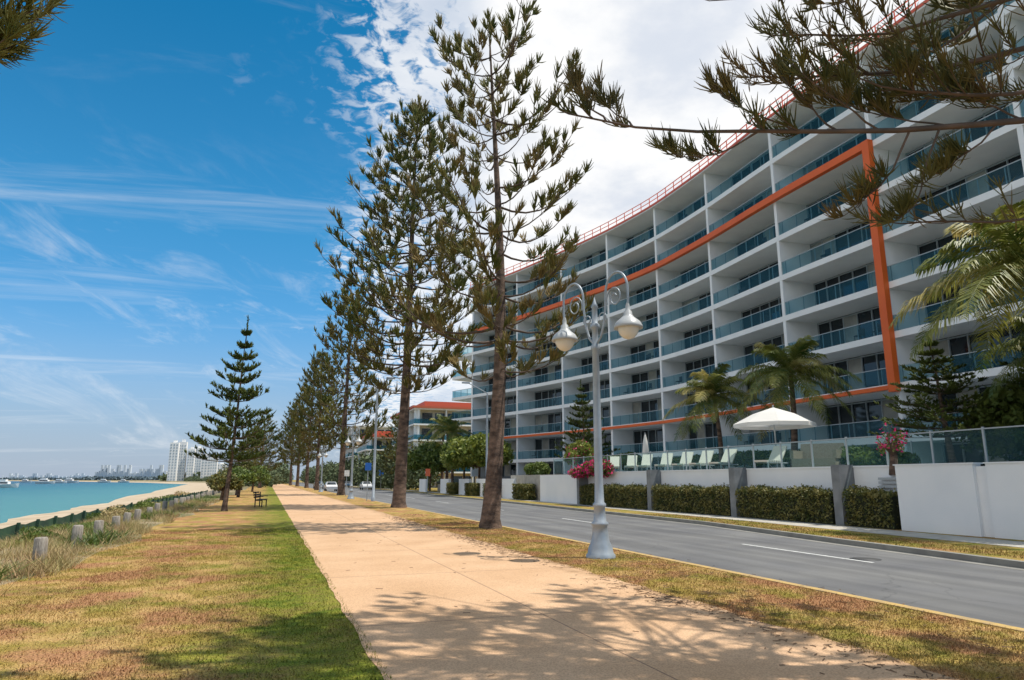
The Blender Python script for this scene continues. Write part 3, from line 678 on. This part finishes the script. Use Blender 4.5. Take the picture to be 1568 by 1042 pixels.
# umbrella
def umbrella(c,zb,zt,r,closed=False):
    E=empty('pool_umbrella',(c[0],c[1],zb)); p=MB(); p.tube([(0,0,0),(0,0,zt-zb+.12)],.035,8); p.lathe((0,0,0),[(.3,0),(.3,.06),(.06,.1)],14); p.obj('pole',[FRAME],E)
    q=MB(); H=zt-zb
    if not closed:
        an=np.arange(8)*math.pi/4+.2; V=[(0,0,H)]+[(r*.5*math.cos(a),r*.5*math.sin(a),H-.32) for a in an]+[(r*math.cos(a),r*math.sin(a),H-.82) for a in an]+[(r*math.cos(a),r*math.sin(a),H-1.0) for a in an]
        for i in range(8):
            j=(i+1)%8; q.add([V[0],V[1+i],V[1+j]],[(0,1,2)]); q.add([V[1+i],V[9+i],V[9+j],V[1+j]],[(0,1,2,3)]); q.add([V[9+i],V[17+i],V[17+j],V[9+j]],[(0,1,2,3)])
    else:
        q.lathe((0,0,0),[(.04,H),(.16,H-.5),(.24,H-1.3),(.17,H-1.8),(.05,H-1.85)],10)
    q.obj('canopy',[CANVAS],E)
umbrella((23.6,27.9),2.05,5.2,1.95)
umbrella((24.2,41.5),2.05,4.7,1,True)
def lounger(x,y,rot,s=1):
    b=MB(); 
    b.box(-.3,.3,-.2,1.15,.32,.38,0)
    b.obox((0,-.52,.62),(.3,0,0),(0,.38,-.32),(0,.02,.024),0)
    for k in range(6): b.box(-.33,-.3,-.2+k*.22,-.14+k*.22,.33,.37,1)
    for sx in(-.3,.27):
        b.box(sx,sx+.03,-.9,1.15,.28,.32,1)
        for yy_ in (-.2,1.05): b.box(sx,sx+.03,yy_,yy_+.04,0,.28,1)
        b.tube([(sx+.015,-.15,.3),(sx+.015,-.8,.0)],.018,5,1)
    o=b.obj('sun_lounger',[LOUNGE,FRAME],loc=(x,y,2.06)); o.rotation_euler=(0,0,rot); o.scale=(s,s,s*1.15)
for i,y in enumerate((26.3,29.9,31.8,33.6,35.6,37.8,39.6,41.9)): lounger(22.0,y,math.radians(115+i*5),1.05)
# wicker pod
b=MB(); b.box(-.9,.9,-.7,.7,0,.4); b.obox((0,-.6,.65),(.9,0,0),(0,.12,-.3),(0,.05,.02)); b.box(-.95,-.8,-.7,.7,.4,.7); b.box(.8,.95,-.7,.7,.4,.7)
o=b.obj('wicker_daybed',[mat('wicker',(.35,.29,.22),(.22,.18,.13),30,.8,.5,60)],loc=(22.4,23.9,2.06)); o.rotation_euler=(0,0,math.radians(120)); o.scale=(1,1,1.2)

# ---------------------------------------------------------------- street lamp (double arm)
def street_lamp(loc,ang):
    E=empty('street_lamp',loc)
    p=MB(); p.lathe((0,0,0),[(.32,-.02),(.32,.06),(.28,.10),(.26,.22),(.20,.34),(.17,.52),(.16,.66),(.185,.69),(.185,.73),(.14,.77),(.12,1.05),(.145,1.08),(.145,1.13),(.105,1.17),(.094,1.6),(.086,3.2),(.078,4.55),(.105,4.58),(.105,4.66),(.072,4.70),(.07,5.05),(.11,5.08),(.11,5.16),(.07,5.2),(.062,5.55),(.088,5.58),(.05,5.66),(.012,5.8),(.0005,5.82)],16)
    p.obj('post',[GREYM],E)
    d=np.array([math.cos(ang),math.sin(ang),0]); arms=MB(); sh=MB(); gb=MB()
    for s in (1,-1):
        def P(h,z): return d*s*h+np.array([0,0,z])
        k=np.linspace(0,1,18); th=math.pi*(1-k)
        pts=[P(.05,4.72),P(.17,4.85),P(.27,5.15),P(.33,5.55)]+[P(.66+.32*math.cos(t),5.82+.46*math.sin(t)) for t in th[1:]]+[P(.98,5.58),P(.96,5.42)]
        arms.tube(pts,.028,8)
        sp=[]
        for q in np.linspace(0,1,22):
            r=.23*(1-.75*q); t=math.pi*1.15-q*math.pi*3.0; sp.append(P(.60+r*math.cos(t),5.70+1.2*r*math.sin(t)))
        arms.tube(sp,.016,6)
        sp=[]
        for q in np.linspace(0,1,18):
            r=.14*(1-.7*q); t=-.4*math.pi+q*math.pi*2.6; sp.append(P(.22+r*math.cos(t),5.30+r*math.sin(t)))
        arms.tube(sp,.015,6)
        c=P(.96,-.20)
        sh.lathe(c,[(.03,5.70),(.05,5.62),(.05,5.54),(.09,5.50),(.10,5.42),(.15,5.36),(.26,5.27),(.31,5.18),(.32,5.12),(.29,5.12),(.2,5.2)],20)
        gb.lathe(c,[(.24,5.15),(.235,5.08),(.19,4.98),(.12,4.91),(.04,4.875),(.0005,4.87)],18)
    arms.obj('scroll_arms',[GREYM],E); sh.obj('lamp_shades',[SHADE],E); gb.obj('lamp_globes',[GLOBE],E)
street_lamp((6.9,13.9,0),math.atan2(-.92,.39))
street_lamp((7.0,63,0),math.atan2(-.92,.39))
street_lamp((7.0,100,0),math.atan2(-.92,.39))
def light_pole(x,y,h,dx):
    b=MB(); b.lathe((0,0,0),[(.16,0),(.16,.3),(.11,.34),(.10,h*.5),(.07,h-.9)],10); t=np.linspace(0,1,8)
    b.tube([(dx*1.9*math.sin(q*1.5),0,h-.9+.9*math.sin(q*1.57)) for q in t],.045,6); b.obox((dx*2.1,0,h+.0),(.35,0,0),(0,.13,0),(0,0,.06))
    b.obj('street_light_pole',[GREYM],loc=(x,y,0))
light_pole(18.9,61,10.5,-1); light_pole(7.9,55.6,9.8,.5); light_pole(19.2,110,10.5,-1)
def sign(x,y,h,w,hh,m,nm='traffic_sign'):
    b=MB(); b.tube([(0,0,0),(0,0,h)],.035,6); b.box(-w/2,w/2,-.05,-.035,h-hh,h,1); b.obj(nm,[GREYM,m],loc=(x,y,0))
sign(7.6,57,3,.5,.6,BLUE,'parking_sign'); sign(7.5,72,2.6,.5,.6,LINE); sign(18.9,86,3,.6,.9,RED); sign(19,125,3.4,.8,1,BLUE,'parking_sign')
# bench
b=MB()
for k in range(4): b.box(-.9,.9,-.22+k*.12,-.13+k*.12,.43,.47)
for k in range(3): b.box(-.9,.9,.27+k*.03,.30+k*.03,.55+k*.14,.65+k*.14)
for x in(-.75,.7):
    b.box(x,x+.06,-.2,-.14,0,.43);b.box(x,x+.06,.2,.26,0,.9);b.box(x,x+.06,-.2,.26,.38,.43);b.box(x,x+.06,-.24,.2,.62,.66)
o=b.obj('park_bench',[DARK],loc=(-.3,46.5,0)); o.rotation_euler=(0,0,math.radians(80))
# cars
def car(x,y,m,rot):
    E=empty('parked_car',(x,y,-.115)); E.rotation_euler=(0,0,rot)
    prof=[(-2.2,.35),(-2.25,.75),(-2.0,.92),(-1.5,.98),(-.9,1.42),(.7,1.45),(1.35,1.0),(2.05,.88),(2.2,.6),(2.15,.35)]
    b=MB(); n=len(prof)
    ww=[.82 if z<1.1 else .66 for _,z in prof]
    V=[(-w,a,z) for w,(a,z) in zip(ww,prof)]+[(w,a,z) for w,(a,z) in zip(ww,prof)]
    for i in range(n): j=(i+1)%n; b.add([V[i],V[j],V[n+j],V[n+i]],[(0,1,2,3)])
    b.add(V[:n],[list(range(n))]); b.add(V[n:],[list(range(n))[::-1]]); b.obj('body',[m],E)
    g_=MB()
    for s in(-1,1): g_.add([(s*.83,-1.3,1.03),(s*.83,1.15,1.03),(s*.70,.65,1.38),(s*.70,-.85,1.38)],[(0,1,2,3)])
    g_.add([(-.7,-1.46,1.04),(.7,-1.46,1.04),(.6,-.96,1.40),(-.6,-.96,1.40)],[(0,1,2,3)]); g_.add([(-.7,1.33,1.04),(.7,1.33,1.04),(.6,.75,1.44),(-.6,.75,1.44)],[(0,1,2,3)])
    g_.obj('windows',[WINDOW],E)
    t_=MB()
    for s in(-1,1):
        for a in(-1.35,1.35): t_.tube([(s*.68,a,.32),(s*.70,a,.32),(s*.86,a,.32),(s*.865,a,.32)],[.01,.32,.32,.01],14)
    t_.obj('wheels',[TYRE],E)
car(9.3,112,CARW,0); car(9.3,140,CARR,0); car(16.8,128,CARW,math.pi); car(16.6,160,CARR,math.pi)

# ---------------------------------------------------------------- neighbouring / distant buildings
def block(name,x0,x1,y0,y1,fl,fh,m,mroof,seed=1,rail=True):
    E=empty(name); r=rs(seed); H=fl*fh; a=MB(); a.box(x0+1.4,x1,y0+1.4,y1,0,H)
    s=MB(); wi=MB(); gg=MB(); cc=MB()
    for i in range(fl+1):
        z=i*fh; 
        if i: s.box(x0,x1,y0,y1,z-.3,z)
        if i<fl and i>0: gg.box(x0+.05,x0+.08,y0+.1,y1,z,z+1); gg.box(x0+.1,x1,y0+.05,y0+.08,z,z+1)
        if i<fl:
            y=y0+2
            while y<y1-2.5: wi.box(x0+1.36,x0+1.398,y,y+2.2,z+.15,z+2.4); y+=r.choice([2.8,3.4])
            x=x0+2
            while x<x1-2.5: wi.box(x,x+2.2,y0+1.36,y0+1.398,z+.15,z+2.4); x+=r.choice([2.8,3.4])
            y=y0+.6
            while y<y1: cc.box(x0+.15,x0+1.4,y,y+.2,z,z+fh-.3); y+=6
            x=x0+.9
            while x<x1: cc.box(x,x+.2,y0+.15,y0+1.4,z,z+fh-.3); x+=6
    ro=MB(); ro.box(x0-.4,x1+.4,y0-.4,y1+.4,H+.01,H+.45); ro.box(x0+3,x1-4,y0+4,y1-4,H+.46,H+1.9)
    a.obj('walls',[m],E);s.obj('slabs',[WHITE],E);wi.obj('windows',[WINDOW],E);gg.obj('balustrades',[BGLASS],E);cc.obj('piers',[WHITE],E);ro.obj('roof',[mroof],E)
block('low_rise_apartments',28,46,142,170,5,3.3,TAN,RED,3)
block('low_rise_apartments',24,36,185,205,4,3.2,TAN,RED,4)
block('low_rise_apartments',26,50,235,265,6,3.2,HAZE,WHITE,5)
def tower(mb,x,y,w,d,h,fl,m=0,m2=1):
    mb.box(x-w/2,x+w/2,y-d/2,y+d/2,0,h,m); mb.box(x-w*.2,x+w*.2,y-d*.2,y+d*.2,h,h+h*.06,m)
    n=int(h/fl)
    for i in range(n):
        z=i*fl+1
        for q in range(3):
            xx=x-w/2+w*(q+.25)/3; mb.box(xx,xx+w*.15,y-d/2-.25,y-d/2-.02,z,z+fl*.45,m2); 
        mb.box(x-w/2-.25,x-w/2-.02,y-d*.4,y+d*.4,z,z+fl*.40,m2)
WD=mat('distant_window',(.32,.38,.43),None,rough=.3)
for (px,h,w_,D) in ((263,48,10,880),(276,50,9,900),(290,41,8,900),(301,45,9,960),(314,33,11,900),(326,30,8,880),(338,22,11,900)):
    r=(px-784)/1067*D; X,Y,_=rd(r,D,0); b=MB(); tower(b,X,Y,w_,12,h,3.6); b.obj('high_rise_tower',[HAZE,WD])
b=MB(); sr=rs(9)
for px in np.arange(146,252,2.7):
    D=2600; r=(px-784)/1067*D; X,Y,_=rd(r,D,0); h=sr.choice([26,34,42,56,30]); b.box(X-4,X+sr.uniform(2,5),Y,Y+20,-2,h); 
for px in np.arange(15,150,3):
    D=4200; r=(px-784)/1067*D; X,Y,_=rd(r,D,0); h=sr.choice([14,22,28,40]); b.box(X-8,X+5,Y,Y+20,-2,h)
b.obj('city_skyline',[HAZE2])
# far foliage masses
b=MB(); fr_=rs(12)
def mass(b,cx,cy,z,rx,ry,rz,n,s,m=0):
    v=fr_.normal(size=(n,3)); v/=np.linalg.norm(v,axis=1,keepdims=True); v*=fr_.uniform(.6,1.05,(n,1)); b.leaves(np.array([cx,cy,z])+v*[rx,ry,rz],s,m,fr_)
for i in range(46):
    y=fr_.uniform(170,900); x=c4X(y)+fr_.uniform(4,14); h=fr_.uniform(2.5,6); mass(b,x,y,h*.55,4,6,h*.6,450,.5)
for i in range(60):
    y=fr_.uniform(115,500); x=fr_.uniform(21,25); h=fr_.uniform(4,9); mass(b,x,y,h*.5,3.5,6,h*.55,500,.45)
for i in range(26):
    y=fr_.uniform(230,600); x=fr_.uniform(-10,7); h=fr_.uniform(4,10); mass(b,x,y,h*.5,4,6,h*.55,500,.5)
for i in range(70):
    D=fr_.uniform(900,1300); px=fr_.uniform(250,400); X,Y,_=rd((px-784)/1067*D,D,0); mass(b,X,Y,3,14,10,8,90,3.2)
for i in range(90):
    D=2550; px=fr_.uniform(135,300); X,Y,_=rd((px-784)/1067*D,D,0); mass(b,X,Y,2,30,10,9,60,7,1)
for i in range(60):
    D=4100; px=fr_.uniform(0,150); X,Y,_=rd((px-784)/1067*D,D,0); mass(b,X,Y,0,60,10,9,50,11,1)
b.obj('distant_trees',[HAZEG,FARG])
fs=MB()
for D,p0,p1,h in ((4150,-200,160,3),(2580,130,260,1)):
    A_=[rd((p-784)/1067*D,D,0)[:2] for p in (p0,p1)]; Bq=[rd((p-784)/1067*(D+400),D+400,0)[:2] for p in (p0,p1)]
    fs.add([(A_[0][0],A_[0][1],-2.1),(A_[1][0],A_[1][1],-2.1),(A_[1][0],A_[1][1],h),(A_[0][0],A_[0][1],h),(Bq[0][0],Bq[0][1],h),(Bq[1][0],Bq[1][1],h)],[(0,1,2,3),(3,2,5,4)])
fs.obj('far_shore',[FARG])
for i,(x,y,s) in enumerate(((-3.5,62,1.5),(-2.6,72,1.8),(-3.2,83,2.2),(-2.,105,2.4))):
    shrub('coastal_shrub',(x,y,s*.9),(s,s*1.2,s*.8),2600,.14,LEAFG if i%2 else HEDGE,90+i,0,nb=9)
for i,(x,y,s) in enumerate(((-6.2,17.5,.35),(-5.6,22,.3),(-6.6,26,.4),(-6.,35,.5),(-7.3,30,.4),(-6.5,45,.6),(-7,20,.3),(-4.9,13.6,.22),(-7.4,38,.5),(-7,52,.6),(-5.6,28,.25),(-10.5,48,.6),(-11,62,.8),(-10.5,78,.9),(-11.5,95,1.1),(-12,115,1.2))):
    shrub('dune_bush',(x,y,float(terr(np.array(x),0))+s*.4),(s*1.6,s*2.2,s*.8),1400,.055 if y<60 else .09,LEAFG if i%3 else DRY,120+i,nb=9)
# boats
def boat(px,D,s):
    X,Y,_=rd((px-784)/1067*D,D,0); E=empty('motor_yacht',(X,Y,-2)); E.rotation_euler=(0,0,-psi+.2); E.scale=(s,s,s)
    b=MB(); 
    sec=[(-5,1.3,1.1),(-2,1.6,1.2),(2,1.4,1.4),(4,.7,1.6),(5.2,.05,1.8)]; A_=[]
    for x,w_,h in sec: A_.append([(x,-w_,h),(x*.95,-w_*.6,-.1),(x*.95,w_*.6,-.1),(x,w_,h)])
    A_=np.array(A_); idx=np.arange(20).reshape(5,4); F=np.concatenate([np.stack([idx[:-1,j],idx[:-1,(j+1)%4],idx[1:,(j+1)%4],idx[1:,j]],-1) for j in range(4)]); b.add(A_.reshape(-1,3),F); b.add(A_[0],[(0,1,2,3)])
    b.box(-3.2,1.6,-1.1,1.1,1.2,2.3); b.box(-2.4,.6,-.95,.95,2.42,3.2); b.box(-3,1.2,-1.1,1.1,2.3,2.42); b.tube([(-1,0,3.2),(-1,0,5)],.06,5); b.obj('hull',[CARW],E)
    c=MB(); c.box(-2.8,1.3,-1.13,-1.102,1.6,2.1); c.obj('cabin_windows',[WINDOW],E)
for px,D,s in ((8,330,1.2),(70,650,1.6),(92,760,1.4),(108,820,1.8),(160,900,1.5),(190,950,1.4),(40,1000,1.5)): boat(px,D,s)

# ---------------------------------------------------------------- world, sun
EL=math.radians(65); sx_,sy_=.93,-.37; nrm=math.hypot(sx_,sy_); sx_/=nrm; sy_/=nrm
W_=bpy.data.worlds.new("World"); scene.world=W_; W_.use_nodes=True; nt=W_.node_tree; N=nt.nodes; L=nt.links
bg=N['Background']; bg.inputs[1].default_value=.13
sky=N.new('ShaderNodeTexSky'); sky.sky_type='NISHITA'; sky.sun_disc=False; sky.sun_elevation=EL; sky.sun_rotation=math.atan2(sx_,sy_); sky.air_density=1.0; sky.dust_density=.3; sky.ozone_density=2.5; sky.altitude=0
def M(op,a,c=None,d=None):
    q=N.new('ShaderNodeMath'); q.operation=op
    for i,x in enumerate((a,c,d)):
        if x is None: continue
        if isinstance(x,(int,float)): q.inputs[i].default_value=x
        else: L.new(x,q.inputs[i])
    return q.outputs[0]
def MR(v,a,b,lo=0,hi=1):
    n=N.new('ShaderNodeMapRange'); n.interpolation_type='SMOOTHSTEP'
    for i,x in enumerate((a,b,lo,hi)): n.inputs[i+1].default_value=x
    L.new(v,n.inputs[0]); return n.outputs[0]
tc=N.new('ShaderNodeTexCoord'); sp=N.new('ShaderNodeSeparateXYZ'); L.new(tc.outputs['Generated'],sp.inputs[0])
x,y,z=sp.outputs
zc=M('ADD',M('MAXIMUM',z,0.0),.12)
cv=N.new('ShaderNodeCombineXYZ'); L.new(M('DIVIDE',x,zc),cv.inputs[0]); L.new(M('DIVIDE',y,zc),cv.inputs[1])
def NO(vec,s,d=6,rough=.55,dist=0,mp=None):
    if mp:
        m_=N.new('ShaderNodeMapping'); m_.inputs['Rotation'].default_value=(0,0,mp[0]); m_.inputs['Scale'].default_value=(mp[1],mp[2],1); L.new(vec,m_.inputs[0]); vec=m_.outputs[0]
    n=N.new('ShaderNodeTexNoise'); n.inputs['Scale'].default_value=s; n.inputs['Detail'].default_value=d; n.inputs['Roughness'].default_value=rough; n.inputs['Distortion'].default_value=dist; L.new(vec,n.inputs['Vector']); return n.outputs['Fac']
az=M('ARCTAN2',x,y)
cvec=cv.outputs[0]
big=NO(cvec,1.3,5); mott=NO(cvec,22,4,.62,.4)
azm=M('MULTIPLY',MR(az,-.02,.40),MR(az,1.7,2.6,1,0))
azfill=M('MULTIPLY',MR(az,-.75,-1.3),MR(az,-3.0,-2.4,0,1))     # cloud added outside the view to brighten the facade
azm=M('MAXIMUM',azm,M('MULTIPLY',azfill,.85))
d1=M('ADD',M('MULTIPLY',azm,1.45),M('MULTIPLY',M('SUBTRACT',big,.5),1.5))
mo=M('MULTIPLY',MR(M('ADD',mott,M('MULTIPLY',azm,.35)),.50,.70),MR(d1,.05,.50))
core=MR(d1,.65,1.30)
main=M('MAXIMUM',M('MULTIPLY',mo,.8),core)
wisp=M('MULTIPLY',MR(NO(cvec,1.1,8,.62,.6,(.9,.5,2.6)),.53,.80),.34)
ev=N.new('ShaderNodeCombineXYZ'); L.new(M('MULTIPLY',az,6.0),ev.inputs[0]); L.new(M('ADD',M('MULTIPLY',z,17),M('MULTIPLY',az,5.0)),ev.inputs[1])
low=M('MULTIPLY',M('MULTIPLY',MR(NO(ev.outputs[0],1.0,8,.65,.5),.50,.78),MR(z,.48,.15)),.6)
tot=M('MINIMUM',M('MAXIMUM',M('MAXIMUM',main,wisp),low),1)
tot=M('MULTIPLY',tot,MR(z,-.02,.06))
# clear sky: physical sky, deeper blue overhead and pale blue towards the horizon
hs=N.new('ShaderNodeMixRGB'); hs.blend_type='MULTIPLY'; hs.inputs[0].default_value=1; L.new(sky.outputs[0],hs.inputs[1])
tr=N.new('ShaderNodeValToRGB'); tr.color_ramp.elements[0].position=0; tr.color_ramp.elements[0].color=(.66,.80,1.05,1); tr.color_ramp.elements[1].position=.66; tr.color_ramp.elements[1].color=(.03,.82,1.04,1)
e=tr.color_ramp.elements.new(.34); e.color=(.28,.98,1.18,1)
L.new(z,tr.inputs[0]); L.new(tr.outputs[0],hs.inputs[2])
hz=N.new('ShaderNodeMixRGB'); hz.inputs[2].default_value=(3.0,3.6,4.6,1); L.new(MR(z,.24,-.01,0,.85),hz.inputs[0]); L.new(hs.outputs[0],hz.inputs[1])
cs=NO(cvec,3.5,6)
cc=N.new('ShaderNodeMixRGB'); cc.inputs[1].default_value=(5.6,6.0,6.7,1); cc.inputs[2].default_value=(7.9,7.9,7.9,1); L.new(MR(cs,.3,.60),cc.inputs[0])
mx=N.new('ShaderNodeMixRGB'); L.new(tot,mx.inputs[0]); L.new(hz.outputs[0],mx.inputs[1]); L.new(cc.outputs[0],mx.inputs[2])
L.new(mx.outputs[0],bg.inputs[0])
sl_=bpy.data.lights.new('sun','SUN'); sl_.energy=5.0; sl_.angle=math.radians(.5); sl_.color=(1,.95,.86)
so=bpy.data.objects.new('sun',sl_); scene.collection.objects.link(so)
dirv=Vector((-sx_*math.cos(EL),-sy_*math.cos(EL),-math.sin(EL))); so.rotation_euler=dirv.to_track_quat('-Z','Y').to_euler()
# ---------------------------------------------------------------- camera
cd=bpy.data.cameras.new('camera'); cam=bpy.data.objects.new('camera',cd); scene.collection.objects.link(cam)
cd.lens=24; cd.sensor_width=36; cd.clip_end=60000; cd.clip_start=.1
cam.location=(0,0,1.65); cam.rotation_euler=(math.radians(90+11.57),0,-psi)
scene.camera=cam
